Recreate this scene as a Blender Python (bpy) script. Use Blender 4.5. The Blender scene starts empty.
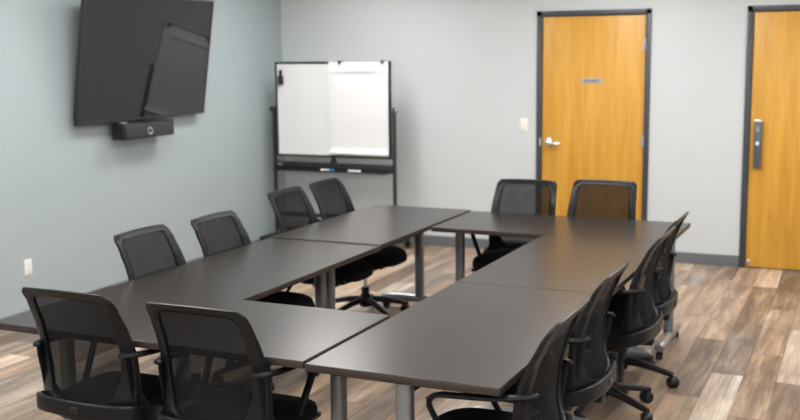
import bpy, bmesh, math, random
from mathutils import Vector, Matrix, Euler
random.seed(7)
PI = math.pi
C = bpy.context.scene.collection

# ------------------------------------------------------------------ materials
def mat(name, col, rough=.5, metal=0., spec=.5, coat=0., coat_r=.1, noise=0., nscale=40., bump=0., bscale=300., rvar=0.):
    m = bpy.data.materials.new(name); m.use_nodes = True
    nt = m.node_tree; b = nt.nodes['Principled BSDF']
    b.inputs['Base Color'].default_value = (*col, 1)
    b.inputs['Roughness'].default_value = rough
    b.inputs['Metallic'].default_value = metal
    b.inputs['Specular IOR Level'].default_value = spec
    b.inputs['Coat Weight'].default_value = coat
    b.inputs['Coat Roughness'].default_value = coat_r
    tc = nt.nodes.new('ShaderNodeTexCoord')
    n = nt.nodes.new('ShaderNodeTexNoise'); n.inputs['Scale'].default_value = nscale; n.inputs['Detail'].default_value = 4
    nt.links.new(tc.outputs['Object'], n.inputs['Vector'])
    mx = nt.nodes.new('ShaderNodeMix'); mx.data_type = 'RGBA'
    mx.inputs[6].default_value = (*[c*(1-noise) for c in col], 1)
    mx.inputs[7].default_value = (*[min(1, c*(1+noise)) for c in col], 1)
    nt.links.new(n.outputs['Fac'], mx.inputs[0]); nt.links.new(mx.outputs[2], b.inputs['Base Color'])
    if rvar:
        mr = nt.nodes.new('ShaderNodeMapRange'); mr.inputs[3].default_value = rough-rvar; mr.inputs[4].default_value = rough+rvar
        nt.links.new(n.outputs['Fac'], mr.inputs[0]); nt.links.new(mr.outputs[0], b.inputs['Roughness'])
    if bump:
        n2 = nt.nodes.new('ShaderNodeTexNoise'); n2.inputs['Scale'].default_value = bscale; n2.inputs['Detail'].default_value = 3
        nt.links.new(tc.outputs['Object'], n2.inputs['Vector'])
        bp = nt.nodes.new('ShaderNodeBump'); bp.inputs['Strength'].default_value = bump; bp.inputs['Distance'].default_value = .002
        nt.links.new(n2.outputs['Fac'], bp.inputs['Height']); nt.links.new(bp.outputs[0], b.inputs['Normal'])
    return m

M = {}
M['wall_back'] = mat('painted_light_grey_wall', (.535, .56, .575), .75, noise=.02, nscale=3, bump=.15, bscale=250)
M['wall_left'] = mat('painted_blue_grey_wall', (.345, .405, .425), .6, noise=.02, nscale=3, bump=.2, bscale=250)
M['ceiling'] = mat('white_ceiling_tile', (.78, .78, .76), .9, noise=.04, nscale=60, bump=.4, bscale=120)
M['baseboard'] = mat('grey_vinyl_baseboard', (.125, .133, .145), .45, noise=.04)
M['door_frame'] = mat('charcoal_painted_steel', (.042, .047, .055), .4, noise=.05)
M['plastic'] = mat('black_chair_plastic', (.0055, .0066, .008), .33, spec=.24, noise=.1, bump=.15, bscale=500)
M['plastic_gloss'] = mat('glossy_black_plastic', (.010, .011, .012), .25, spec=.35, noise=.1)
M['nylon'] = mat('black_nylon_base', (.008, .0085, .010), .38, spec=.3, noise=.1, bump=.1)
M['arm'] = mat('matte_black_armrest', (.006, .0065, .0075), .45, spec=.16, noise=.1)
M['rubber'] = mat('black_caster_tread', (.008, .008, .009), .45, spec=.3, noise=.1)
M['fabric'] = mat('black_seat_fabric', (.0065, .0065, .007), .95, spec=.15, noise=.25, nscale=400, bump=.6, bscale=700)
M['chrome'] = mat('polished_chrome', (.72, .73, .75), .18, metal=1., noise=.02)
M['satin'] = mat('satin_silver_metal', (.42, .43, .45), .4, metal=.9, noise=.03)
M['leg'] = mat('grey_powder_coated_steel', (.20, .21, .22), .38, metal=.55, noise=.04, bump=.05)
M['edge'] = mat('dark_brown_edge_band', (.024, .016, .013), .4, noise=.1)
M['bracket'] = mat('black_steel_bracket', (.012, .012, .013), .45, noise=.1)
M['board'] = mat('glossy_whiteboard_enamel', (.70, .715, .72), .25, noise=.01, nscale=4)
M['paper'] = mat('white_flip_chart_paper', (.70, .705, .71), .8, noise=.01, nscale=8)
M['black'] = mat('satin_black_metal', (.012, .013, .013), .4, noise=.1)
M['white_plastic'] = mat('white_plastic', (.78, .77, .73), .35, noise=.01)
M['marker_white'] = mat('white_marker_barrel', (.8, .8, .8), .35, noise=.02)
M['blue'] = mat('blue_marker_cap', (.01, .16, .50), .35, noise=.05)
M['felt'] = mat('black_eraser_felt', (.012, .012, .012), .9, noise=.2)
M['lockbody'] = mat('dark_grey_lock_body', (.10, .12, .15), .35, metal=.4, noise=.05)
M['screen'] = mat('black_glass_screen', (.012, .012, .011), .03, spec=.5, noise=.02)
M['bezel'] = mat('black_tv_bezel', (.02, .02, .022), .3, noise=.05)
M['grille'] = mat('charcoal_speaker_fabric', (.030, .031, .033), .8, noise=.3, nscale=500, bump=.5, bscale=800)
M['plate'] = mat('brushed_nickel_plate', (.42, .42, .46), .4, metal=.6, noise=.05)
M['ink'] = mat('dark_engraved_letters', (.05, .05, .07), .5, noise=.05)

def em(name, col, s):
    m = bpy.data.materials.new(name); m.use_nodes = True; b = m.node_tree.nodes['Principled BSDF']
    b.inputs['Base Color'].default_value = (.8, .8, .8, 1)
    b.inputs['Emission Color'].default_value = (*col, 1); b.inputs['Emission Strength'].default_value = s
    return m
M['lit'] = em('lit_led_diffuser', (1., .985, .965), 21.0)

def mesh_fabric():
    m = bpy.data.materials.new('black_woven_mesh'); m.use_nodes = True; nt = m.node_tree
    b = nt.nodes['Principled BSDF']; out = nt.nodes['Material Output']
    b.inputs['Base Color'].default_value = (.010, .010, .0105, 1); b.inputs['Roughness'].default_value = .7; b.inputs['Specular IOR Level'].default_value = .08
    b.inputs['Sheen Weight'].default_value = 0.
    tr = nt.nodes.new('ShaderNodeBsdfTransparent'); mx = nt.nodes.new('ShaderNodeMixShader')
    tc = nt.nodes.new('ShaderNodeTexCoord')
    n = nt.nodes.new('ShaderNodeTexNoise'); n.inputs['Scale'].default_value = 14; n.inputs['Detail'].default_value = 2
    mr = nt.nodes.new('ShaderNodeMapRange'); mr.inputs[3].default_value = .85; mr.inputs[4].default_value = .93
    nt.links.new(tc.outputs['Object'], n.inputs['Vector']); nt.links.new(n.outputs['Fac'], mr.inputs[0]); nt.links.new(mr.outputs[0], mx.inputs[0])
    w = nt.nodes.new('ShaderNodeTexWave'); w.bands_direction = 'Z'; w.inputs['Scale'].default_value = 60
    bp = nt.nodes.new('ShaderNodeBump'); bp.inputs['Strength'].default_value = .15; bp.inputs['Distance'].default_value = .001
    nt.links.new(tc.outputs['Object'], w.inputs['Vector']); nt.links.new(w.outputs['Fac'], bp.inputs['Height']); nt.links.new(bp.outputs[0], b.inputs['Normal'])
    nt.links.new(tr.outputs[0], mx.inputs[1]); nt.links.new(b.outputs[0], mx.inputs[2]); nt.links.new(mx.outputs[0], out.inputs['Surface'])
    return m
M['mesh'] = mesh_fabric()

def laminate():
    m = mat('dark_espresso_laminate', (.058, .049, .044), .28, noise=.0)
    nt = m.node_tree; b = nt.nodes['Principled BSDF']
    tc = nt.nodes.new('ShaderNodeTexCoord'); mp = nt.nodes.new('ShaderNodeMapping')
    mp.inputs['Scale'].default_value = (2.0, 45, 1)
    n = nt.nodes.new('ShaderNodeTexNoise'); n.inputs['Scale'].default_value = 2.2; n.inputs['Detail'].default_value = 6; n.inputs['Distortion'].default_value = .6
    r = nt.nodes.new('ShaderNodeValToRGB')
    r.color_ramp.elements[0].position = .3; r.color_ramp.elements[0].color = (.016, .0125, .011, 1)
    r.color_ramp.elements[1].position = .72; r.color_ramp.elements[1].color = (.026, .021, .0185, 1)
    nt.links.new(tc.outputs['Object'], mp.inputs[0]); nt.links.new(mp.outputs[0], n.inputs['Vector'])
    nt.links.new(n.outputs['Fac'], r.inputs[0]); nt.links.new(r.outputs[0], b.inputs['Base Color'])
    b.inputs['Roughness'].default_value = .27; b.inputs['Specular IOR Level'].default_value = .42
    return m
M['laminate'] = laminate()

def maple():
    m = mat('honey_maple_veneer', (.6, .3, .08), .4)
    nt = m.node_tree; b = nt.nodes['Principled BSDF']
    tc = nt.nodes.new('ShaderNodeTexCoord'); mp = nt.nodes.new('ShaderNodeMapping')
    mp.inputs['Scale'].default_value = (7, 7, .55)
    n = nt.nodes.new('ShaderNodeTexNoise'); n.inputs['Scale'].default_value = 2.4; n.inputs['Detail'].default_value = 7; n.inputs['Distortion'].default_value = .8
    r = nt.nodes.new('ShaderNodeValToRGB')
    r.color_ramp.elements[0].position = .25; r.color_ramp.elements[0].color = (.50, .236, .026, 1)
    r.color_ramp.elements[1].position = .78; r.color_ramp.elements[1].color = (.66, .358, .056, 1)
    nt.links.new(tc.outputs['Object'], mp.inputs[0]); nt.links.new(mp.outputs[0], n.inputs['Vector'])
    nt.links.new(n.outputs['Fac'], r.inputs[0]); nt.links.new(r.outputs[0], b.inputs['Base Color'])
    b.inputs['Roughness'].default_value = .38; b.inputs['Specular IOR Level'].default_value = .4
    return m
M['maple'] = maple()

def vinyl():
    m = bpy.data.materials.new('rustic_vinyl_planks'); m.use_nodes = True; nt = m.node_tree; b = nt.nodes['Principled BSDF']
    L = nt.links.new
    at = nt.nodes.new('ShaderNodeAttribute'); at.attribute_name = 'plank'     # r tone, g seed, b unused
    sep = nt.nodes.new('ShaderNodeSeparateColor'); L(at.outputs['Color'], sep.inputs[0])
    tc = nt.nodes.new('ShaderNodeTexCoord')
    cmb = nt.nodes.new('ShaderNodeCombineXYZ')
    ms = nt.nodes.new('ShaderNodeMath'); ms.operation = 'MULTIPLY'; ms.inputs[1].default_value = 37.
    L(sep.outputs[1], ms.inputs[0]); L(ms.outputs[0], cmb.inputs[2]); L(ms.outputs[0], cmb.inputs[1])
    add = nt.nodes.new('ShaderNodeVectorMath'); add.operation = 'ADD'
    L(tc.outputs['Object'], add.inputs[0]); L(cmb.outputs[0], add.inputs[1])
    def noise(sc, s, d=5, dist=0.):
        mp = nt.nodes.new('ShaderNodeMapping'); mp.inputs['Scale'].default_value = sc; L(add.outputs[0], mp.inputs[0])
        n = nt.nodes.new('ShaderNodeTexNoise'); n.inputs['Scale'].default_value = s; n.inputs['Detail'].default_value = d
        n.inputs['Distortion'].default_value = dist; L(mp.outputs[0], n.inputs['Vector']); return n.outputs['Fac']
    patch = noise((8.5, 1.0, 1), 1.5, 4, .4)        # blotches of a different tone inside a plank
    grain = noise((60, 2.2, 1), 1.6, 6, .3)
    saw = noise((7, 14, 1), 1.2, 4, .4)
    def mul(a, k):
        n = nt.nodes.new('ShaderNodeMath'); n.operation = 'MULTIPLY_ADD'; L(a, n.inputs[0]); n.inputs[1].default_value = k[0]; n.inputs[2].default_value = k[1]; return n.outputs[0]
    def plus(a, c):
        n = nt.nodes.new('ShaderNodeMath'); n.operation = 'ADD'; L(a, n.inputs[0]); L(c, n.inputs[1]); return n.outputs[0]
    f = plus(sep.outputs[0], plus(mul(patch, (1.15, -.535)), plus(mul(grain, (.6, -.3)), mul(saw, (.16, -.08)))))
    r = nt.nodes.new('ShaderNodeValToRGB'); e = r.color_ramp.elements
    e[0].position = .0; e[0].color = (.13, .10, .08, 1)
    e[1].position = 1.; e[1].color = (.76, .73, .68, 1)
    for p_, c_ in ((.25, (.235, .185, .148)), (.46, (.375, .295, .230)), (.64, (.50, .405, .315)), (.82, (.60, .54, .47))):
        x = e.new(p_); x.color = (*c_, 1)
    L(f, r.inputs[0])
    # a second, warm/cool drift
    hue = noise((4, .8, 1), 1.1, 2)
    mx = nt.nodes.new('ShaderNodeMix'); mx.data_type = 'RGBA'; mx.blend_type = 'MULTIPLY'; mx.inputs[0].default_value = 1
    r2 = nt.nodes.new('ShaderNodeValToRGB'); r2.color_ramp.elements[0].position = .35; r2.color_ramp.elements[0].color = (1.0, .90, .80, 1)
    r2.color_ramp.elements[1].position = .62; r2.color_ramp.elements[1].color = (.93, .95, .98, 1)
    L(plus(hue, mul(sep.outputs[2], (.5, -.25))), r2.inputs[0]); L(r.outputs[0], mx.inputs[6]); L(r2.outputs[0], mx.inputs[7]); L(mx.outputs[2], b.inputs['Base Color'])
    b.inputs['Roughness'].default_value = .42; b.inputs['Specular IOR Level'].default_value = .4
    bp = nt.nodes.new('ShaderNodeBump'); bp.inputs['Strength'].default_value = .15; bp.inputs['Distance'].default_value = .002
    L(grain, bp.inputs['Height']); L(bp.outputs[0], b.inputs['Normal'])
    return m
M['vinyl'] = vinyl()
M['gap'] = mat('plank_joint', (.10, .075, .06), .8)

# ------------------------------------------------------------------ mesh helpers
def obj(name, bm, material, parent=None, smooth=True, angle=40):
    bmesh.ops.recalc_face_normals(bm, faces=bm.faces)
    me = bpy.data.meshes.new(name); bm.to_mesh(me); bm.free()
    me.materials.append(material)
    if smooth:
        for p in me.polygons: p.use_smooth = True
        me.set_sharp_from_angle(angle=math.radians(angle))
    o = bpy.data.objects.new(name, me); C.objects.link(o)
    if parent: o.parent = parent
    return o

def tag(o, label=None, cat=None, group=None, kind=None):
    if label: o['label'] = label
    if cat: o['category'] = cat
    if group: o['group'] = group
    if kind: o['kind'] = kind
    return o

def empty(name, loc=(0, 0, 0), rz=0):
    o = bpy.data.objects.new(name, None); C.objects.link(o); o.location = loc; o.rotation_euler = (0, 0, rz)
    o.empty_display_size = .1
    return o

def copy_tree(o, parent=None):
    c = o.copy(); C.objects.link(c); c.parent = parent
    for ch in list(o.children): copy_tree(ch, c)
    return c

def box(bm, x0, x1, y0, y1, z0, z1, bev=0., seg=2, mtx=None):
    r = bmesh.ops.create_cube(bm, size=1)
    vs = r['verts']
    bmesh.ops.scale(bm, vec=(x1-x0, y1-y0, z1-z0), verts=vs)
    bmesh.ops.translate(bm, vec=((x0+x1)/2, (y0+y1)/2, (z0+z1)/2), verts=vs)
    if bev:
        es = list({e for v in vs for e in v.link_edges})
        rr = bmesh.ops.bevel(bm, geom=es, offset=bev, segments=seg, affect='EDGES', profile=.5)
        vs = list({v for v in rr['verts']} | {v for v in vs if v.is_valid})
        allv = set()
        stack = [v for v in vs if v.is_valid][:1]
        while stack:
            v = stack.pop()
            if v in allv: continue
            allv.add(v); stack += [e.other_vert(v) for e in v.link_edges]
        vs = list(allv)
    if mtx is not None: bmesh.ops.transform(bm, matrix=mtx, verts=vs)
    return vs

def tube(bm, pts, rad, n=12, cap=True, flat=None, up=None):
    """Sweep an ellipse along pts; rad float or list; flat = (a, b) multipliers."""
    pts = [Vector(p) for p in pts]; N = len(pts)
    if not hasattr(rad, '__len__'): rad = [rad]*N
    rings = []; prev = None
    for i, p in enumerate(pts):
        t = (pts[min(i+1, N-1)]-pts[max(i-1, 0)]).normalized()
        ref = Vector(up) if up else (prev if prev is not None else (Vector((0, 0, 1)) if abs(t.z) < .9 else Vector((1, 0, 0))))
        a = (ref - t*ref.dot(t)).normalized(); b = t.cross(a); prev = a
        fa, fb = flat if flat else (1, 1)
        rings.append([bm.verts.new(p + a*math.cos(2*PI*k/n)*rad[i]*fa + b*math.sin(2*PI*k/n)*rad[i]*fb) for k in range(n)])
    for i in range(N-1):
        for k in range(n): bm.faces.new((rings[i][k], rings[i][(k+1) % n], rings[i+1][(k+1) % n], rings[i+1][k]))
    if cap: bm.faces.new(rings[0]); bm.faces.new(rings[-1])

def smooth_path(pts, sub=5):
    pts = [Vector(p) for p in pts]; out = []
    P = [pts[0]*2-pts[1]] + pts + [pts[-1]*2-pts[-2]]
    for i in range(1, len(P)-2):
        a, b, c, d = P[i-1], P[i], P[i+1], P[i+2]
        for k in range(sub):
            t = k/sub
            out.append(.5*((2*b)+(-a+c)*t+(2*a-5*b+4*c-d)*t*t+(-a+3*b-3*c+d)*t**3))
    out.append(pts[-1]); return out

def lathe(bm, prof, n=24, mtx=None):
    rings = []
    for r, z in prof:
        rings.append([bm.verts.new((r*math.cos(2*PI*k/n), r*math.sin(2*PI*k/n), z)) for k in range(n)])
    for i in range(len(rings)-1):
        for k in range(n): bm.faces.new((rings[i][k], rings[i][(k+1) % n], rings[i+1][(k+1) % n], rings[i+1][k]))
    bm.faces.new(rings[0]); bm.faces.new(rings[-1])
    if mtx is not None: bmesh.ops.transform(bm, matrix=mtx, verts=[v for r in rings for v in r])

def band_sweep(bm, path, w, h):
    """Rounded-rectangle section, thickness w across (in plan), height h, along path of (x,y,z)."""
    sec = []
    r = min(w, h)*.42
    for cx, cz, a0 in ((w/2-r, h/2-r, 0), (-w/2+r, h/2-r, 90), (-w/2+r, -h/2+r, 180), (w/2-r, -h/2+r, 270)):
        for k in range(4):
            a = math.radians(a0+30*k); sec.append((cx+r*math.cos(a), cz+r*math.sin(a)))
    rings = []; N = len(path); path = [Vector(p) for p in path]
    for i, p in enumerate(path):
        t = path[min(i+1, N-1)]-path[max(i-1, 0)]; t.z = 0; t.normalize(); nrm = Vector((t.y, -t.x, 0))
        tp = min(1., .45+.55*min(i, N-1-i)/3)
        rings.append([bm.verts.new(p+nrm*a*tp+Vector((0, 0, b*tp))) for a, b in sec])
    n = len(sec)
    for i in range(N-1):
        for k in range(n): bm.faces.new((rings[i][k], rings[i][(k+1) % n], rings[i+1][(k+1) % n], rings[i+1][k]))
    bm.faces.new(rings[0]); bm.faces.new(rings[-1])

def lerp_tab(tab, v):
    if v <= tab[0][0]: return tab[0][1]
    for (a, x), (b, y) in zip(tab, tab[1:]):
        if v <= b:
            t = (v-a)/(b-a); t = t*t*(3-2*t)*.5+t*.5
            return x+(y-x)*t
    return tab[-1][1]

# ------------------------------------------------------------------ the room
XR, YB, H = 6.9, -11.6, 2.75
WL = 0.0        # face of the left wall
def struct(name, bm, m, label=None, cat='room', smooth=False):
    o = obj(name, bm, m, None, smooth); tag(o, label, cat, kind='structure'); return o

# floor: joint-coloured slab plus individual planks in one mesh, tones per plank
def build_floor():
    bm = bmesh.new()
    lay = bm.loops.layers.color.new('plank')
    ang = .018; W = .178; LEN = 1.21
    fixed = {  # (column from x=4.693, row) -> tone
    }
    offs = {0: -3.15, 1: -2.66, 2: -3.20, -1: -2.42, -2: -3.0, 3: -2.85, -3: -2.1}
    tones = {(0, 0): .80, (0, 1): .40, (0, 2): .46, (1, 0): .56, (1, -1): .30, (1, 1): .58, (2, 0): .34, (2, 1): .70, (-1, 0): .38, (-1, -1): .66, (-1, 1): .62, (-2, 0): .5, (-2, 1): .5}
    blue = {(0, 0): .9, (2, 1): .9, (1, 0): .1, (0, 1): .7}
    for ci in range(-28, 14):
        off = offs.get(ci, random.uniform(-4, -2.8))
        for ri in range(-8, 5):
            u0 = 4.693+ci*W; u1 = u0+W
            # row 0 lies in front (south) of the joint at off
            y1 = off+ri*LEN; y0 = y1-LEN
            tone = tones.get((ci, ri), min(.85, max(.22, random.gauss(.54, .17))))
            bl = blue.get((ci, ri), random.random())
            seed = random.random()
            g = .0009
            cs = []
            for u, y in ((u0+g, y0+g), (u1-g, y0+g), (u1-g, y1-g), (u0+g, y1-g)):
                x = u - ang*(y+4)
                cs.append((min(max(x, -.02), XR), min(max(y, YB), 0)))
            if abs(cs[0][0]-cs[1][0]) < 1e-4 or abs(cs[1][1]-cs[2][1]) < 1e-4: continue
            f = bm.faces.new([bm.verts.new((x, y, 0)) for x, y in cs])
            for l in f.loops: l[lay] = (tone, seed, bl, 1)
    vs = box(bm, -.1, XR+.1, YB-.1, .1, -.06, -.0012)
    me = bpy.data.meshes.new('floor'); bm.normal_update()
    for f in bm.faces:
        f.material_index = 0 if len(f.verts) == 4 and abs(f.calc_center_median().z) < .0005 else 1
        if f.material_index == 0 and f.normal.z < 0: f.normal_flip()
    bm.to_mesh(me); bm.free(); me.materials.append(M['vinyl']); me.materials.append(M['gap'])
    o = bpy.data.objects.new('floor', me); C.objects.link(o)
    tag(o, 'floor of mixed brown, tan and grey rustic wood-look planks', 'floor', kind='structure')
build_floor()

D1 = (2.640, 3.651); D2 = (4.433, 5.444); DH = 2.18
bm = bmesh.new()
box(bm, -.12, D1[0], 0, .12, 0, H); box(bm, D1[0], D1[1], 0, .12, DH, H)
box(bm, D1[1], D2[0], 0, .12, 0, H); box(bm, D2[0], D2[1], 0, .12, DH, H); box(bm, D2[1], XR+.12, 0, .12, 0, H)
struct('wall_back', bm, M['wall_back'], 'light grey painted back wall with two wooden doors', 'wall')
bm = bmesh.new(); box(bm, -.14, WL, YB, 0, 0, H); struct('wall_left', bm, M['wall_left'], 'blue-grey painted wall carrying the television', 'wall')
bm = bmesh.new(); box(bm, XR, XR+.12, YB, 0, 0, H); struct('wall_right', bm, M['wall_back'], 'light grey painted wall on the right', 'wall')
bm = bmesh.new(); box(bm, -.12, XR+.12, YB-.12, YB, 0, H); struct('wall_front', bm, M['wall_back'], 'light grey painted wall behind the viewer', 'wall')
bm = bmesh.new(); box(bm, -.12, XR+.12, YB-.12, .12, H, H+.1); struct('ceiling', bm, M['ceiling'], 'white tiled ceiling', 'ceiling')

def baseboard(name, x0, x1, y0, y1):
    bm = bmesh.new(); box(bm, x0, x1, y0, y1, 0, .096, .003, 2); return bm
bm = bmesh.new()
box(bm, WL, D1[0], -.010, 0, 0, .096, .003); box(bm, D1[1], D2[0], -.010, 0, 0, .096, .003); box(bm, D2[1], XR, -.010, 0, 0, .096, .003)
struct('baseboard_back', bm, M['baseboard'], 'grey vinyl baseboard along the back wall', 'baseboard')
bm = bmesh.new(); box(bm, WL, WL+.010, YB, -.011, 0, .042, .003); struct('baseboard_left', bm, M['baseboard'], 'grey vinyl baseboard along the blue-grey wall', 'baseboard')
bm = bmesh.new(); box(bm, XR-.010, XR, YB, -.011, 0, .096, .003); struct('baseboard_right', bm, M['baseboard'], 'grey vinyl baseboard along the right wall', 'baseboard')

def door(name, x0, x1, label):
    r = empty(name, (x0, 0, 0)); tag(r, label, 'door', kind='structure')
    w = x1-x0; bm = bmesh.new(); fw = .048
    for a, b, z0, z1 in ((0, fw, 0, DH), (w-fw, w, 0, DH), (0, w, DH-fw, DH)):
        box(bm, a, b, -.018, .115, z0, z1, .004, 2)
    for a, b, z0, z1 in ((fw-.002, fw+.014, 0, DH-fw), (w-fw-.014, w-fw+.002, 0, DH-fw), (fw, w-fw, DH-fw-.014, DH-fw+.002)):
        box(bm, a, b, .046, .09, z0, z1, .002, 1)
    obj('door_frame', bm, M['door_frame'], r)
    bm = bmesh.new(); box(bm, fw+.003, w-fw-.003, .0, .044, .008, DH-fw-.003, .002, 2); obj('door_leaf', bm, M['maple'], r)
    return r
d1 = door('door_1', D1[0], D1[1], 'honey wood door with lever handle and small name plate')
d2 = door('door_2', D2[0], D2[1], 'honey wood door with dark grey push-button lock')

# lever handle of door 1
def lever(parent):
    bm = bmesh.new()
    lathe(bm, [(.041, 0), (.041, .008), (.037, .013), (.024, .014), (.017, .018), (.0155, .040), (.020, .045), (.021, .055), (.018, .062), (.008, .065)], 28,
          Matrix.Translation((.117, 0, 1.02)) @ Matrix.Rotation(PI/2, 4, 'X'))
    path = smooth_path([(.117, -.050, 1.02), (.140, -.054, 1.018), (.175, -.056, 1.012), (.205, -.050, 1.009), (.228, -.040, 1.010)], 4)
    tube(bm, path, [.015-.004*i/(len(path)-1) for i in range(len(path))], 12, True, (1.0, .75))
    tag(obj('lever_handle', bm, M['chrome'], parent), 'polished silver lever handle')
lever(d1)
for z in (.30, 1.05, 1.875):
    bm = bmesh.new(); x = D1[1]-D1[0]-.048
    lathe(bm, [(.007, 0), (.008, .002), (.008, .098), (.007, .1)], 12, Matrix.Translation((x, -.012, z-.05)))
    for k in (.02, .04, .06, .08): lathe(bm, [(.0085, 0), (.0085, .0015)], 12, Matrix.Translation((x, -.012, z-.05+k)))
    box(bm, x-.022, x+.022, -.0035, .0, z-.05, z+.05, .001, 1)
    obj('hinge', bm, M['plate'], d1)
bm = bmesh.new(); box(bm, .410, .592, -.004, 0, 1.545, 1.588, .0015, 1)
np_ = obj('name_plate', bm, M['plate'], d1)
bm = bmesh.new(); x = .430
for w_ in (.008, .006, .008, .007, .009, .006, .008, .007, .008, .006):     # engraved word, too small to read
    box(bm, x, x+w_*1.25, -.0046, -.004, 1.558, 1.576); x += w_*1.9
obj('engraved_lettering', bm, M['ink'], np_)
# strike plate
bm = bmesh.new(); box(bm, .030, .050, -.0195, -.018, .985, 1.055, .0005, 1); obj('strike_plate', bm, M['plate'], d1)

# push-button lock of door 2
lk = bmesh.new()
box(lk, .086, .146, -.038, 0, .850, 1.225, .008, 3)
lo = obj('lock_housing', lk, M['lockbody'], d2)
bm = bmesh.new(); box(bm, .084, .148, -.043, 0, 1.228, 1.252, .004, 2); tag(obj('lock_cap', bm, M['chrome'], lo), 'bright silver cap')
bm = bmesh.new(); lathe(bm, [(.016, 0), (.016, .010), (.012, .014), (.004, .015)], 20, Matrix.Translation((.115, -.038, 1.055)) @ Matrix.Rotation(PI/2, 4, 'X'))
tag(obj('thumb_turn', bm, M['white_plastic'], lo), 'round white knob')
bm = bmesh.new()
for k, dx in enumerate((-.012, 0, .012)): lathe(bm, [(.0045, 0), (.0045, .004)], 12, Matrix.Translation((.115+dx, -.038, 1.19-.004*(k % 2))) @ Matrix.Rotation(PI/2, 4, 'X'))
lathe(bm, [(.010, 0), (.010, .003), (.006, .005)], 16, Matrix.Translation((.115, -.038, 1.165)) @ Matrix.Rotation(PI/2, 4, 'X'))
obj('button', bm, M['satin'], lo)
bm = bmesh.new()
lathe(bm, [(.018, 0), (.018, .004), (.011, .008), (.011, .03), (.014, .032), (.014, .045), (.010, .048)], 18, Matrix.Translation((.077, 0, .056)) @ Matrix.Rotation(PI/2, 4, 'X'))
tag(obj('door_stop', bm, M['satin'], d2), 'small silver stop at the foot of the door')

# light switch and outlet
def wallplate(name, loc, rz, kind):
    r = empty(name, loc, rz)
    bm = bmesh.new(); box(bm, -.036, .036, -.006, 0, -.060, .060, .003, 2); obj('cover_plate', bm, M['white_plastic'], r)
    if kind == 'switch':
        bm = bmesh.new(); box(bm, -.0165, .0165, -.010, -.005, -.033, .033, .0015, 1, Matrix.Rotation(.05, 4, 'X')); obj('rocker', bm, M['white_plastic'], r)
    else:
        bm = bmesh.new(); box(bm, -.0165, .0165, -.008, -.005, -.033, .033, .002, 2); rc = obj('receptacle', bm, M['white_plastic'], r)
        bm = bmesh.new()
        for z in (-.018, .016):
            box(bm, -.008, -.006, -.0085, -.0075, z-.002, z+.008); box(bm, .006, .008, -.0085, -.0075, z-.002, z+.006)
            lathe(bm, [(.0022, 0), (.0022, .0008)], 8, Matrix.Translation((0, -.0078, z-.007)) @ Matrix.Rotation(PI/2, 4, 'X'))
        obj('socket_slot', bm, M['ink'], rc)
    return r
tag(wallplate('light_switch', (2.52, 0, 1.168), 0, 'switch'), 'white rocker light switch on the grey wall beside the lever-handled door', 'light switch')
tag(wallplate('power_outlet', (WL, -3.598, .350), PI/2, 'outlet'), 'white power outlet low on the blue-grey wall below the television', 'outlet')

# ------------------------------------------------------------------ ceiling lights
def light_fixture():
    r = empty('ceiling_light')
    bm = bmesh.new()
    for a in ((-.305, -.28, -.61, .61), (.28, .305, -.61, .61), (-.28, .28, -.61, -.585), (-.28, .28, .585, .61)):
        box(bm, a[0], a[1], a[2], a[3], -.02, 0, .002, 1)
    obj('frame', bm, M['white_plastic'], r)
    bm = bmesh.new(); box(bm, -.28, .28, -.585, .585, -.012, -.004); obj('diffuser', bm, M['lit'], r, False)
    return r
proto = light_fixture(); first = True
for iy, y in enumerate((-1.5, -3.9, -6.3, -8.7, -10.7)):
    for ix, x in enumerate((1.25, 3.55, 5.75)):
        o = proto if first else copy_tree(proto); first = False
        o.location = (x, y, H)
        tag(o, 'flat white LED ceiling panel, %s row, %s from the lever-handled door wall' % (('left', 'middle', 'right')[ix], ('first', 'second', 'third', 'fourth', 'fifth')[iy]), 'ceiling light', 'LED panels in the ceiling')

# ------------------------------------------------------------------ television
tv = empty('television', (.09, -3.122, 1.324))
yaw = .0; tilt = .1533; TW, TH = 1.632, .9735
# local frame: X out of the wall, Y along it; panel tilted about its lower edge
R = Matrix.Rotation(tilt, 4, 'Y')
Rz = Matrix.Rotation(.006, 4, 'Z')
Mx = Rz @ R
def tvbox(name, x0, x1, y0, y1, z0, z1, m, bev=.003, parent=None):
    bm = bmesh.new(); box(bm, x0, x1, y0, y1, z0, z1, bev, 2, Mx); return obj(name, bm, m, parent or tv)
bm = bmesh.new()
bz = .011
for a in ((0, bz, 0, TH), (TW-bz, TW, 0, TH), (0, TW, 0, .016), (0, TW, TH-bz, TH)):
    box(bm, -.024, .004, a[0], a[1], a[2], a[3], .002, 2, Mx)
obj('bezel', bm, M['bezel'], tv)
def screen():
    bm = bmesh.new(); ny, nz = 40, 24; RC = 40.0
    a0, a1, b0, b1 = bz-.001, TW-bz+.001, .015, TH-bz+.001; F = []; B = []
    for j in range(nz+1):
        fr = []; br = []
        for i in range(ny+1):
            y = a0+(a1-a0)*i/ny; z = b0+(b1-b0)*j/nz
            sag = ((TW/2)**2-(y-TW/2)**2+(TH/2)**2-(z-TH/2)**2)/(2*RC)      # the panel bows back very slightly
            fr.append(bm.verts.new(Mx @ Vector((.0015-sag, y, z)))); br.append(bm.verts.new(Mx @ Vector((-.0035-sag, y, z))))
        F.append(fr); B.append(br)
    for j in range(nz):
        for i in range(ny):
            bm.faces.new((F[j][i], F[j][i+1], F[j+1][i+1], F[j+1][i])); bm.faces.new((B[j][i], B[j+1][i], B[j+1][i+1], B[j][i+1]))
    for i in range(ny):
        for k in (0, nz): bm.faces.new((F[k][i], B[k][i], B[k][i+1], F[k][i+1]))
    for j in range(nz):
        for k in (0, ny): bm.faces.new((F[j][k], B[j][k], B[j+1][k], F[j+1][k]))
    return obj('screen', bm, M['screen'], tv)
screen()
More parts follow.
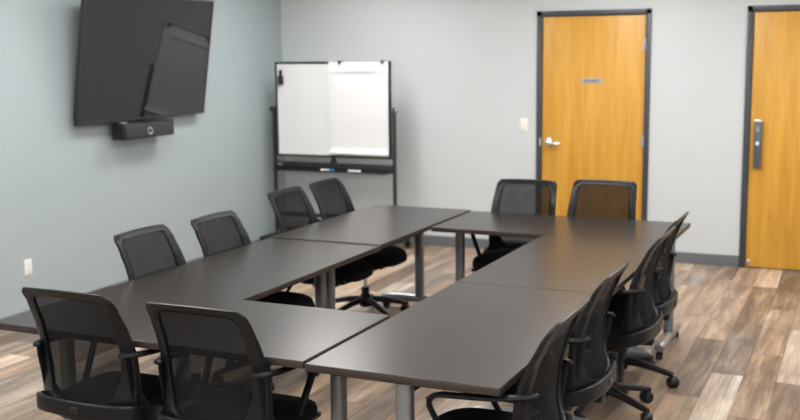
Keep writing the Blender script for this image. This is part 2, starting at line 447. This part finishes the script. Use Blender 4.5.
bm = bmesh.new(); box(bm, -.060, -.030, .03, TW-.03, .03, TH-.03, .006, 2, Mx); box(bm, -.078, -.055, .32, TW-.32, .12, .62, .008, 2, Mx)
obj('back_cover', bm, M['bezel'], tv)
bm = bmesh.new()
y0 = TW/2
box(bm, WL-.09, WL-.08, y0-.33, y0+.33, .22, .46, .003)
for yy in (y0-.22, y0+.22):
    box(bm, -.088, -.076, yy-.02, yy+.02, .16, .66, .002, 1, Mx)
    tube(bm, [(WL-.078, yy, .42), Mx @ Vector((-.08, yy, .55))], .010, 8)
    tube(bm, [(WL-.078, yy, .26), Mx @ Vector((-.08, yy, .26))], .010, 8)
obj('wall_bracket', bm, M['bracket'], tv)
tag(tv, 'large black flat-screen television tilted down on the blue-grey wall', 'television')

vb = empty('video_bar', (WL, -2.36, 1.246))
bm = bmesh.new(); box(bm, .050, .165, -.325, .325, -.062, .066, .010, 3); body = obj('body', bm, M['plastic_gloss'], vb)
bm = bmesh.new(); box(bm, .150, .169, -.290, .318, -.054, .058, .006, 2); obj('speaker_grille', bm, M['grille'], vb)
bm = bmesh.new()
lathe(bm, [(.027, 0), (.030, .002), (.030, .007), (.026, .009), (.022, .006), (.020, .004)], 28, Matrix.Translation((.167, .0, -.008)) @ Matrix.Rotation(PI/2, 4, 'Y'))
ln = obj('camera_lens', bm, M['satin'], vb)
bm = bmesh.new(); lathe(bm, [(.019, 0), (.016, .006), (.008, .009), (.002, .010)], 24, Matrix.Translation((.170, .0, -.008)) @ Matrix.Rotation(PI/2, 4, 'Y'))
obj('lens_glass', bm, M['screen'], ln)
bm = bmesh.new()
box(bm, 0, .055, -.16, .16, -.04, .03, .004); box(bm, 0, .008, -.20, .20, -.05, .05, .003)
obj('wall_bracket', bm, M['bracket'], vb)
bm = bmesh.new(); box(bm, .10, .135, -.30, -.225, .066, .076, .003, 2); tag(obj('block', bm, M['satin'], vb), 'small shiny silver block on top of the bar')  # plain silver block near one end of the bar's top, no set function
tag(vb, 'black video conference bar with round lens mounted under the television', 'video bar')

# ------------------------------------------------------------------ whiteboard on rolling stand
WX0, WX1, WZ0, WZ1, WY = .192, 1.402, .862, 1.755, -.45
wb = empty('rolling_whiteboard', ((WX0+WX1)/2, WY, 0)); ox = (WX0+WX1)/2
hw = (WX1-WX0)/2
bm = bmesh.new(); box(bm, -hw+.015, hw-.015, -.008, .012, WZ0+.015, WZ1-.015, .001, 1)
tag(obj('writing_surface', bm, M['board'], wb), 'glossy white dry-erase surface')
bm = bmesh.new(); ft = .020
for a in ((-hw, -hw+ft, WZ0, WZ1), (hw-ft, hw, WZ0, WZ1), (-hw, hw, WZ0, WZ0+ft), (-hw, hw, WZ1-ft, WZ1)):
    box(bm, a[0], a[1], -.016, .018, a[2], a[3], .004, 2)
obj('board_frame', bm, M['black'], wb)
for s in (-1, 1):
    bm = bmesh.new(); px = s*(hw+.030)
    box(bm, px-.013, px+.013, -.020, .020, .11, 1.335, .004, 2)
    obj('upright', bm, M['black'], wb)
    bm = bmesh.new()
    lathe(bm, [(.010, -.045), (.010, -.03), (.024, -.028), (.024, -.010), (.012, -.008), (.012, .028)], 16, Matrix.Translation((px+s*.004, 0, 1.31)) @ Matrix.Rotation(-s*PI/2, 4, 'Y'))
    obj('pivot_knob', bm, M['satin'] if s > 0 else M['black'], wb)
    bm = bmesh.new()
    box(bm, px-.018, px+.018, -.30, .30, .075, .115, .008, 2)
    ft_ = obj('foot', bm, M['black'], wb)
    for y in (-.27, .27):
        bm = bmesh.new()
        for dx in (-.012, .012): lathe(bm, [(.022, -.008), (.029, -.006), (.029, .006), (.022, .008)], 16, Matrix.Translation((px+dx, y, .030)) @ Matrix.Rotation(PI/2, 4, 'Y'))
        box(bm, px-.006, px+.006, y-.018, y+.018, .03, .078, .004, 1)
        obj('caster', bm, M['rubber'], ft_)
bm = bmesh.new(); box(bm, -hw-.018, hw+.018, -.010, .010, .28, .32, .004); obj('crossbar', bm, M['black'], wb)
# tray: back rail, shelf and lip
bm = bmesh.new()
box(bm, -hw-.02, hw+.02, -.012, .012, .732, .810, .003)
box(bm, -hw-.015, hw-.02, -.085, 0, .728, .736, .002, 1)
box(bm, -hw-.015, hw-.02, -.089, -.083, .728, .743, .002, 1)
obj('tray', bm, M['black'], wb)
bm = bmesh.new(); box(bm, -hw+.005, -hw+.055, -.0145, -.012, .772, .790, .001, 1)
tag(obj('sticker', bm, M['satin'], wb), 'small silver sticker at the left end of the tray')
bm = bmesh.new(); vs = [(-.035, .808), (.035, .808), (.012, .864), (-.012, .864)]
f0 = [bm.verts.new((x, -.010, z)) for x, z in vs]; f1 = [bm.verts.new((x, .010, z)) for x, z in vs]
bm.faces.new(f0); bm.faces.new(f1[::-1])
for k in range(4): bm.faces.new((f0[k], f0[(k+1) % 4], f1[(k+1) % 4], f1[k]))
obj('latch', bm, M['black'], wb)
tag(wb, 'black-framed whiteboard on a rolling stand in the far corner', 'whiteboard')

# flip chart paper hung over the right half
def paper():
    bm = bmesh.new(); x0, x1 = .775-ox, 1.385-ox; z1, z0 = 1.752, .905; nx, nz = 24, 40
    g = []
    for j in range(nz+1):
        v = j/nz; row = []
        for i in range(nx+1):
            u = i/nx
            x = x0+(x1-x0)*u + (.008*v if i == 0 else 0)
            z = z1+(z0-z1)*v
            sag = .012*math.exp(-((v-.095-.05*(u-.35)**2)/.018)**2)*(.4+math.sin(PI*u))
            y = -.022-.006*math.sin(PI*v)-.005*math.sin(u*5+v*3)-sag
            if v > .955: y -= .03*(v-.955)/.045
            row.append((x, y, z))
        g.append(row)
    V = [[bm.verts.new(p) for p in r] for r in g]; B = [[bm.verts.new((p[0], p[1]+.004, p[2])) for p in r] for r in g]
    for j in range(nz):
        for i in range(nx):
            bm.faces.new((V[j][i], V[j][i+1], V[j+1][i+1], V[j+1][i])); bm.faces.new((B[j][i], B[j+1][i], B[j+1][i+1], B[j][i+1]))
    for i in range(nx):
        bm.faces.new((V[0][i], B[0][i], B[0][i+1], V[0][i+1])); bm.faces.new((V[nz][i], V[nz][i+1], B[nz][i+1], B[nz][i]))
    for j in range(nz):
        bm.faces.new((V[j][0], V[j+1][0], B[j+1][0], B[j][0])); bm.faces.new((V[j][nx], B[j][nx], B[j+1][nx], V[j+1][nx]))
    # curled bottom edge
    tube(bm, [(x0+.010, -.056, z0+.005), ((x0+x1)/2, -.058, z0+.003), (x1-.003, -.056, z0-.001)], .011, 10)
    return bm
pp = obj('flip_chart_pad', paper(), M['paper']); pp.location = (ox, WY, 0)
tag(pp, 'blank white flip chart paper clipped over the right half of the whiteboard', 'paper')
for k, x in enumerate((.90, 1.335)):
    bm = bmesh.new()
    box(bm, -.014, .014, -.052, -.030, -.030, .012, .003, 2); box(bm, -.014, .014, -.052, .026, .006, .014, .002, 1); box(bm, -.014, .014, .020, .026, -.02, .012, .002, 1)
    c = obj('paper_clip', bm, M['black']); c.location = (x, WY, 1.752); c.scale = (.7, 1, .7)
    tag(c, ('black clip holding the flip chart paper near the middle of the board top', 'black clip holding the flip chart paper near the right corner of the board')[k], 'clip', 'clips on the whiteboard top')
er = empty('board_eraser', (.262, WY-.016, 1.58))
bm = bmesh.new(); box(bm, -.024, .024, -.030, 0, -.040, .045, .006, 2); obj('body', bm, M['felt'], er)
bm = bmesh.new(); box(bm, -.013, .013, -.022, 0, .045, .100, .005, 2); obj('handle', bm, M['plastic_gloss'], er)
tag(er, 'small black magnetic eraser stuck to the upper left of the whiteboard', 'eraser')
mk = empty('whiteboard_marker', (.755, WY-.060, .7465))
bm = bmesh.new(); lathe(bm, [(.0085, -.06), (.0095, -.058), (.0095, .03), (.0085, .031)], 14, Matrix.Rotation(PI/2, 4, 'Y')); obj('barrel', bm, M['marker_white'], mk)
bm = bmesh.new(); lathe(bm, [(.0105, .031), (.0105, .072), (.007, .078)], 14, Matrix.Rotation(PI/2, 4, 'Y')); tag(obj('cap', bm, M['blue'], mk), 'bright blue cap')
tag(mk, 'white marker with a blue cap lying on the whiteboard tray', 'marker')
mk = empty('whiteboard_marker', (1.045, WY-.060, .7465))
bm = bmesh.new(); lathe(bm, [(.0085, -.062), (.0095, -.060), (.0095, .03), (.0085, .031)], 14, Matrix.Rotation(PI/2, 4, 'Y')); obj('barrel', bm, M['marker_white'], mk)
bm = bmesh.new(); lathe(bm, [(.0105, .031), (.0105, .064), (.007, .068)], 14, Matrix.Rotation(PI/2, 4, 'Y')); obj('cap', bm, M['white_plastic'], mk)
tag(mk, 'all-white marker lying on the whiteboard tray right of the blue-capped one', 'marker')

# ------------------------------------------------------------------ tables
TL, TD, TT = 1.494, .744, .028
def make_table():
    r = empty('conference_table')
    a, b = TL/2, TD/2; z = -0.0  # top surface at local .735
    bm = bmesh.new(); box(bm, -a+.0015, a-.0015, -b+.0015, b-.0015, .735-.004, .735, .001, 1); obj('tabletop', bm, M['laminate'], r)
    bm = bmesh.new(); box(bm, -a, a, -b, b, .735-TT, .735-.0016, .002, 2); obj('edge_banding', bm, M['edge'], r)
    bm = bmesh.new()
    box(bm, -a+.10, a-.10, -.022, .022, .650, .690, .006, 2)
    obj('crossbar', bm, M['bracket'], r)
    for s in (-1, 1):
        lx = s*(a-.055)
        bm = bmesh.new(); box(bm, lx-.034, lx+.034, -.27, .27, .697, .7075, .002, 1); obj('mounting_plate', bm, M['bracket'], r)
        bm = bmesh.new()
        # rounded column
        n = 24; w, d, e = .029, .031, 3.2
        ring = []
        for k in range(n):
            t = 2*PI*k/n; c, s_ = math.cos(t), math.sin(t)
            ring.append((w*math.copysign(abs(c)**(2/e), c), d*math.copysign(abs(s_)**(2/e), s_)))
        lo_ = [bm.verts.new((lx+x, y, .075)) for x, y in ring]; hi = [bm.verts.new((lx+x, y, .698)) for x, y in ring]
        for k in range(n): bm.faces.new((lo_[k], lo_[(k+1) % n], hi[(k+1) % n], hi[k]))
        bm.faces.new(lo_); bm.faces.new(hi)
        obj('leg', bm, M['leg'], r)
        bm = bmesh.new()
        path = [(lx, y, .084-.008*(abs(y)/.3)**2) for y in [(-.300+.60*k/16) for k in range(17)]]
        tube(bm, path, [.024]+[.032]*15+[.024], 16, True, (.95, 1.05), up=(0, 0, 1))
        ft_ = obj('foot', bm, M['satin'], r)
        for y in (-.265, .265):
            bm = bmesh.new()
            for dx in (-.011, .011): lathe(bm, [(.018, -.007), (.024, -.005), (.024, .005), (.018, .007)], 16, Matrix.Translation((lx+dx, y, .0245)) @ Matrix.Rotation(PI/2, 4, 'Y'))
            box(bm, lx-.004, lx+.004, y-.012, y+.012, .024, .056, .002, 1)
            obj('caster', bm, M['rubber'], ft_)
    return r
tb = make_table()
XL0, XL1, XRR0, XRR1 = 2.151, 2.902, 3.658, 4.405
YF0, YF1 = -6.038, -5.290
tables = [
 ((XL0+XRR0)/2, (YF0+YF1)/2, 0, .007, 'dark brown conference table nearest the viewer with its top at the two front chairs'),
 ((XRR0+XRR1)/2, -5.290, PI/2, 0, 'dark brown conference table in the right run, nearer end, forming the front right corner'),
 ((XRR0+XRR1)/2, -3.8235, PI/2, .000, 'dark brown conference table in the right run, touching the back table'),
 (3.660, -2.732, 0, 0, 'dark brown conference table along the back in front of the lever-handled door'),
 ((XL0+XL1)/2, -4.5505, PI/2, .000, 'dark brown conference table in the left run, touching the front table'),
 ((XL0+XL1)/2, -3.080, PI/2, .006, 'dark brown conference table in the left run nearest the whiteboard'),
]
for i, (x, y, rz, dz, lab) in enumerate(tables):
    o = tb if i == 0 else copy_tree(tb)
    o.location = (x, y, 0); o.rotation_euler = (0, 0, rz)
    o.scale = (1, 1, 1+dz/.735)
    if i == 2: o.scale.x = .9595
    if i == 5: o.scale.x = .977
    if i == 4: o.scale.x = .986
    tag(o, lab, 'table', 'conference tables set in a rectangle')

# ------------------------------------------------------------------ chair (faces +Y, origin at the star base centre on the floor)
ZT = .955
YT = [(.42, -.262), (.50, -.262), (.60, -.240), (.70, -.243), (.80, -.262), (.88, -.290), (.93, -.311), (.957, -.324)]
def yb(x, z):
    a = abs(x)/.235
    fw = lerp_tab([(.42, .095), (.52, .070), (.62, .052), (.74, .044), (.86, .027), (.957, .012)], z)
    return lerp_tab(YT, z) + fw*min(a, 1.1)**2.3
OUT = [(.425, .150), (.44, .205), (.47, .240), (.52, .238), (.60, .237), (.68, .238), (.76, .230), (.84, .224), (.90, .219), (.932, .217), (.946, .2135), (.954, .206), (.958, .195)]
INN = [(.500, .105), (.508, .140), (.53, .158), (.60, .176), (.68, .184), (.76, .180), (.84, .176), (.90, .172), (.914, .167), (.921, .158), (.925, .144)]
def outline(tab, n, zc):
    """closed loop: right side up, top, left side down, bottom; n points a side"""
    z0, z1 = tab[0][0], tab[-1][0]
    pts = []
    for k in range(n): z = z0+(z1-z0)*k/(n-1); pts.append((lerp_tab(tab, z), z))
    wt = tab[-1][1]; m = 12
    for k in range(1, m): pts.append((wt*(1-2*k/m), z1+.004*math.sin(PI*k/m)))
    for k in range(n): z = z1+(z0-z1)*k/(n-1); pts.append((-lerp_tab(tab, z), z))
    wb_ = tab[0][1]
    for k in range(1, m): pts.append((-wb_*(1-2*k/m), z0-.006*math.sin(PI*k/m)))
    return pts

def back_frame():
    bm = bmesh.new(); n = 26
    O = outline(OUT, n, 0); I = outline(INN, n, 0); N = len(O)
    rings = []
    for (xo, zo), (xi, zi) in zip(O, I):
        ring = []
        zm = (zo+zi)/2
        th = .0125+.004*min(1, (.94-zm)/.2) if zm > .7 else .0165+(.7-zm)*.05
        # section: s across from outer to inner, d depth (+ front)
        for s, d in ((0, -.25), (.04, -.5), (.5, -.62), (.93, -.5), (1, -.2), (1, .3), (.9, .5), (.5, .5), (.05, .5), (0, .25)):
            x = xo+(xi-xo)*s; z = zo+(zi-zo)*s
            lip = -.004 if (s < .1 and zo > .93) else 0      # rolled-back top lip
            ring.append(bm.verts.new((x, yb(x, z)+d*th*1.4+lip, z)))
        rings.append(ring)
    k_ = len(rings[0])
    for i in range(N):
        a, b = rings[i], rings[(i+1) % N]
        for k in range(k_): bm.faces.new((a[k], a[(k+1) % k_], b[(k+1) % k_], b[k]))
    return bm
def mesh_panel():
    bm = bmesh.new(); rows = []
    nz, nx = 26, 16
    for j in range(nz+1):
        z = .494+(.934-.494)*j/nz; w = lerp_tab(INN, z)+.012; r = []
        for i in range(nx+1):
            x = w*(2*i/nx-1); r.append(bm.verts.new((x, yb(x, z)+.004, z)))
        rows.append(r)
    for j in range(nz):
        for i in range(nx): bm.faces.new((rows[j][i], rows[j][i+1], rows[j+1][i+1], rows[j+1][i]))
    return bm

def seat():
    bm = bmesh.new(); n = 56; e = 3.4
    levels = [(.0, .72, .0), (.25, .93, .006), (.5, 1., .014), (.75, 1.0, .036), (.9, .975, .052), (1., .90, .060)]
    def pt(k, s, h):
        t = 2*PI*k/n; c, s_ = math.cos(t), math.sin(t)
        x = .245*math.copysign(abs(c)**(2/e), c)*s; y = .245*math.copysign(abs(s_)**(2/e), s_)*s
        if y > 0: x *= 1-.05*y/.245
        z = .406+h*1.15
        # waterfall front, dished middle, raised rear
        z -= .030*max(0, (y-.10)/.145)**2
        z += .010*max(0, (-y-.12)/.12)**2
        return (x, y+.030, z)
    rings = [[bm.verts.new(pt(k, s, h)) for k in range(n)] for _, s, h in levels]
    for s, h in ((.7, .064), (.45, .062), (.2, .060)): rings.append([bm.verts.new(pt(k, s, h)) for k in range(n)])
    for a, b in zip(rings, rings[1:]):
        for k in range(n): bm.faces.new((a[k], a[(k+1) % n], b[(k+1) % n], b[k]))
    bm.faces.new(rings[0]); bm.faces.new(rings[-1]); return bm

def make_chair():
    r = empty('office_chair')
    # star base
    bm = bmesh.new()
    lathe(bm, [(.026, .062), (.042, .068), (.046, .085), (.044, .120), (.036, .150), (.030, .156)], 24)
    for k in range(5):
        a = 2*PI*k/5+PI/2; ca, sa = math.cos(a), math.sin(a)
        path = [(.02, .112), (.07, .116), (.13, .109), (.195, .095), (.255, .081), (.290, .074), (.305, .070)]
        N = len(path); rings = []
        for i, (rr, z) in enumerate(path):
            t = i/(N-1); w = .026-.010*t; h = .022-.010*t
            ring = []
            for q in range(12):
                b = 2*PI*q/12
                lx, lz = w*math.cos(b), h*math.sin(b)
                if lz < 0: lz *= 1.25
                ring.append(bm.verts.new((ca*rr-sa*lx, sa*rr+ca*lx, z+lz)))
            rings.append(ring)
        for i in range(N-1):
            for q in range(12): bm.faces.new((rings[i][q], rings[i][(q+1) % 12], rings[i+1][(q+1) % 12], rings[i+1][q]))
        bm.faces.new(rings[0]); bm.faces.new(rings[-1])
    obj('star_base', bm, M['nylon'], r)
    for k in range(5):
        a = 2*PI*k/5+PI/2; ca, sa = math.cos(a), math.sin(a)
        sw = random.uniform(0, PI)
        mt = Matrix.Translation((ca*.295, sa*.295, 0)) @ Matrix.Rotation(sw, 4, 'Z')
        bm = bmesh.new()
        for dx in (-.015, .015):
            lathe(bm, [(.006, -.012), (.024, -.012), (.030, -.008), (.030, .006), (.026, .011), (.006, .012)], 20,
                  mt @ Matrix.Translation((dx, .012, .030)) @ Matrix.Rotation(PI/2 if dx > 0 else -PI/2, 4, 'Y'))
        cs = obj('caster', bm, M['rubber'], r)
        bm = bmesh.new()
        # hood over the wheels
        nn = 9; rings = []
        for i in range(nn):
            t = math.radians(-20+200*i/(nn-1)); rings.append([(sx*.022*(.6 if rr > .031 else 1), .012+rr*math.cos(t), .030+rr*math.sin(t)) for sx, rr in ((-1, .028), (-1, .033), (1, .033), (1, .028))])
        V = [[bm.verts.new(mt @ Vector(p)) for p in rg] for rg in rings]
        for i in range(nn-1):
            for q in range(4): bm.faces.new((V[i][q], V[i][(q+1) % 4], V[i+1][(q+1) % 4], V[i+1][q]))
        bm.faces.new(V[0]); bm.faces.new(V[-1])
        lathe(bm, [(.006, .045), (.006, .076)], 10, mt)
        obj('caster_hood', bm, M['nylon'], cs)
    bm = bmesh.new(); lathe(bm, [(.028, .14), (.028, .205), (.026, .207)], 20); obj('cylinder_cover', bm, M['nylon'], r)
    bm = bmesh.new(); lathe(bm, [(.014, .20), (.014, .385)], 16); tag(obj('gas_lift', bm, M['chrome'], r), 'short shiny steel piston under the seat')
    bm = bmesh.new()
    box(bm, -.085, .085, -.15, .11, .338, .398, .014, 3); box(bm, -.035, .035, -.27, -.10, .375, .405, .010, 2)
    obj('tilt_mechanism', bm, M['nylon'], r)
    bm = bmesh.new(); tube(bm, smooth_path([(.06, .02, .385), (.14, .03, .380), (.20, .03, .376)], 3), .006, 8); tube(bm, [(.20, .03, .376), (.245, .03, .374)], .010, 8, True, (.5, 1.2)); obj('height_lever', bm, M['nylon'], r)
    bm = bmesh.new()
    vs = box(bm, -.215, .215, -.175, .235, .388, .414, .010, 3); obj('seat_pan', bm, M['nylon'], r)
    obj('seat', seat(), M['fabric'], r)
    obj('back_frame', back_frame(), M['plastic'], r, True, 50)
    obj('back_mesh', mesh_panel(), M['mesh'], r)
    # lower shell wrapping forward under the seat
    bm = bmesh.new()
    half = [(.185, .03, .405), (.225, -.04, .415), (.246, -.11, .432), (.250, -.175, .450), (.238, -.225, .462), (.205, -.255, .468), (.15, -.271, .469), (.08, -.280, .469), (0, -.283, .469)]
    pth = smooth_path(half + [(-x, y, z) for x, y, z in half[-2::-1]], 4)
    band_sweep(bm, pth, .026, .070)
    sh = obj('lower_shell', bm, M['plastic'], r)
    bm = bmesh.new(); box(bm, -.022, .022, -.2990, -.293, .455, .483, .0015, 1); obj('badge', bm, M['plastic_gloss'], sh)
    for s in (-1, 1):
        bm = bmesh.new()
        # side plate rising from the shell to the arm
        pl = smooth_path([(s*.226, -.150, .455), (s*.222, -.185, .52), (s*.220, -.205, .59), (s*.222, -.222, .66), (s*.220, -.232, .70)], 4)
        nP = len(pl)
        tube(bm, pl, [.036-.022*i/(nP-1) for i in range(nP)], 12, True, (1.0, .28), up=(0, 1, .3))
        obj('side_bracket', bm, M['plastic'], r)
        bm = bmesh.new()
        pth = smooth_path([(s*.198, -.254, .705), (s*.228, -.238, .703), (s*.244, -.195, .698), (s*.250, -.10, .688), (s*.250, .02, .681), (s*.249, .085, .676), (s*.247, .122, .655), (s*.243, .118, .615), (s*.234, .070, .53), (s*.222, .015, .44), (s*.20, -.005, .404), (s*.14, -.005, .400)], 5)
        nP = len(pth); rd = []; 
        for i in range(nP):
            t = i/(nP-1); rd.append(.007 if i == 0 else (.011+.005*min(1, i/12) if t < .45 else .0155-.002*t))
        tube(bm, pth, rd, 12, True, (.68, 1.15), up=(0, -.45, 1))
        obj('armrest', bm, M['arm'], r)
    return r

ch = make_chair()
# (back-top centre x, y, facing, swivel, base turn, label)
D = .316
def face(kind, cx, cy):
    if kind == 'N': return (cx, cy+D, 0)
    if kind == 'E': return (cx+D, cy, -PI/2)
    if kind == 'W': return (cx-D, cy, PI/2)
    if kind == 'S': return (cx, cy-D, PI)
chairs = [
 ('N', 2.680, -6.175, 0, 0, 'black mesh office chair at the front table seen from behind, farther left', .992),
 ('N', 3.287, -6.185, 0, 20, 'black mesh office chair at the front table seen from behind, next to the table corner', .988),
 ('E', 2.005, -4.850, 0, 0, 'black mesh office chair in the left row nearest the front table', .982),
 ('E', 2.020, -4.215, 0, 20, 'black mesh office chair in the left row, second from the front table', .968),
 ('E', 1.905, -3.215, 0, 0, 'black mesh office chair in the left row, third from the front table', .988),
 ('E', 1.915, -2.685, 0, 36, 'black mesh office chair in the left row closest to the whiteboard', .988),
 ('S', 3.265, -2.200, 0, 0, 'black mesh office chair behind the back table left of the lever-handled door', .99),
 ('S', 3.812, -2.200, 0, 36, 'black mesh office chair behind the back table in front of the lever-handled door', 1.008),
 ('W', 4.566, -5.740, 0, 38, 'black mesh office chair in the right row nearest the viewer', .99),
 ('W', 4.545, -4.975, 0, 0, 'black mesh office chair in the right row, second from the viewer', .99),
 ('W', 4.562, -4.018, 0, 10, 'black mesh office chair in the right row, third from the viewer', .99),
 ('W', 4.540, -3.478, 0, 31, 'black mesh office chair in the right row farthest from the viewer', .99),
]
for i, (k, cx, cy, rot, base, lab, hs) in enumerate(chairs):
    x, y, rz = face(k, cx, cy)
    o = ch if i == 0 else copy_tree(ch)
    o.location = (x, y, 0); o.rotation_euler = (0, 0, rz+math.radians(rot)); o.scale = (1, 1, hs)
    for c in o.children:
        if c.name.startswith(('star_base', 'caster')): c.rotation_euler = (0, 0, math.radians(base))
    tag(o, lab, 'office chair', 'black mesh office chairs around the tables')

# ------------------------------------------------------------------ camera
cam = bpy.data.cameras.new('camera'); co = bpy.data.objects.new('camera', cam); C.objects.link(co)
co.location = (5.5376, -9.2864, 1.8521)
yw, pt, rl = .43047, -.14851, -.010985
f = Vector((-math.sin(yw)*math.cos(pt), math.cos(yw)*math.cos(pt), math.sin(pt)))
r = Vector((math.cos(yw), math.sin(yw), 0)); u = r.cross(f)
r2 = r*math.cos(rl)+u*math.sin(rl); u2 = -r*math.sin(rl)+u*math.cos(rl)
co.rotation_euler = Matrix((r2, u2, -f)).transposed().to_euler()
cam.sensor_width = 36; cam.lens = 36*1068.49/800; cam.clip_start = .05
cam.dof.use_dof = True; cam.dof.focus_distance = 4.2; cam.dof.aperture_fstop = 2.6
bpy.context.scene.camera = co

w = bpy.data.worlds.new('world'); bpy.context.scene.world = w; w.use_nodes = True
w.node_tree.nodes['Background'].inputs[0].default_value = (.8, .85, .9, 1); w.node_tree.nodes['Background'].inputs[1].default_value = .3
vs = bpy.context.scene.view_settings
vs.view_transform = 'Standard'; vs.look = 'None'; vs.gamma = 1; vs.use_curve_mapping = False; vs.exposure = 0.0
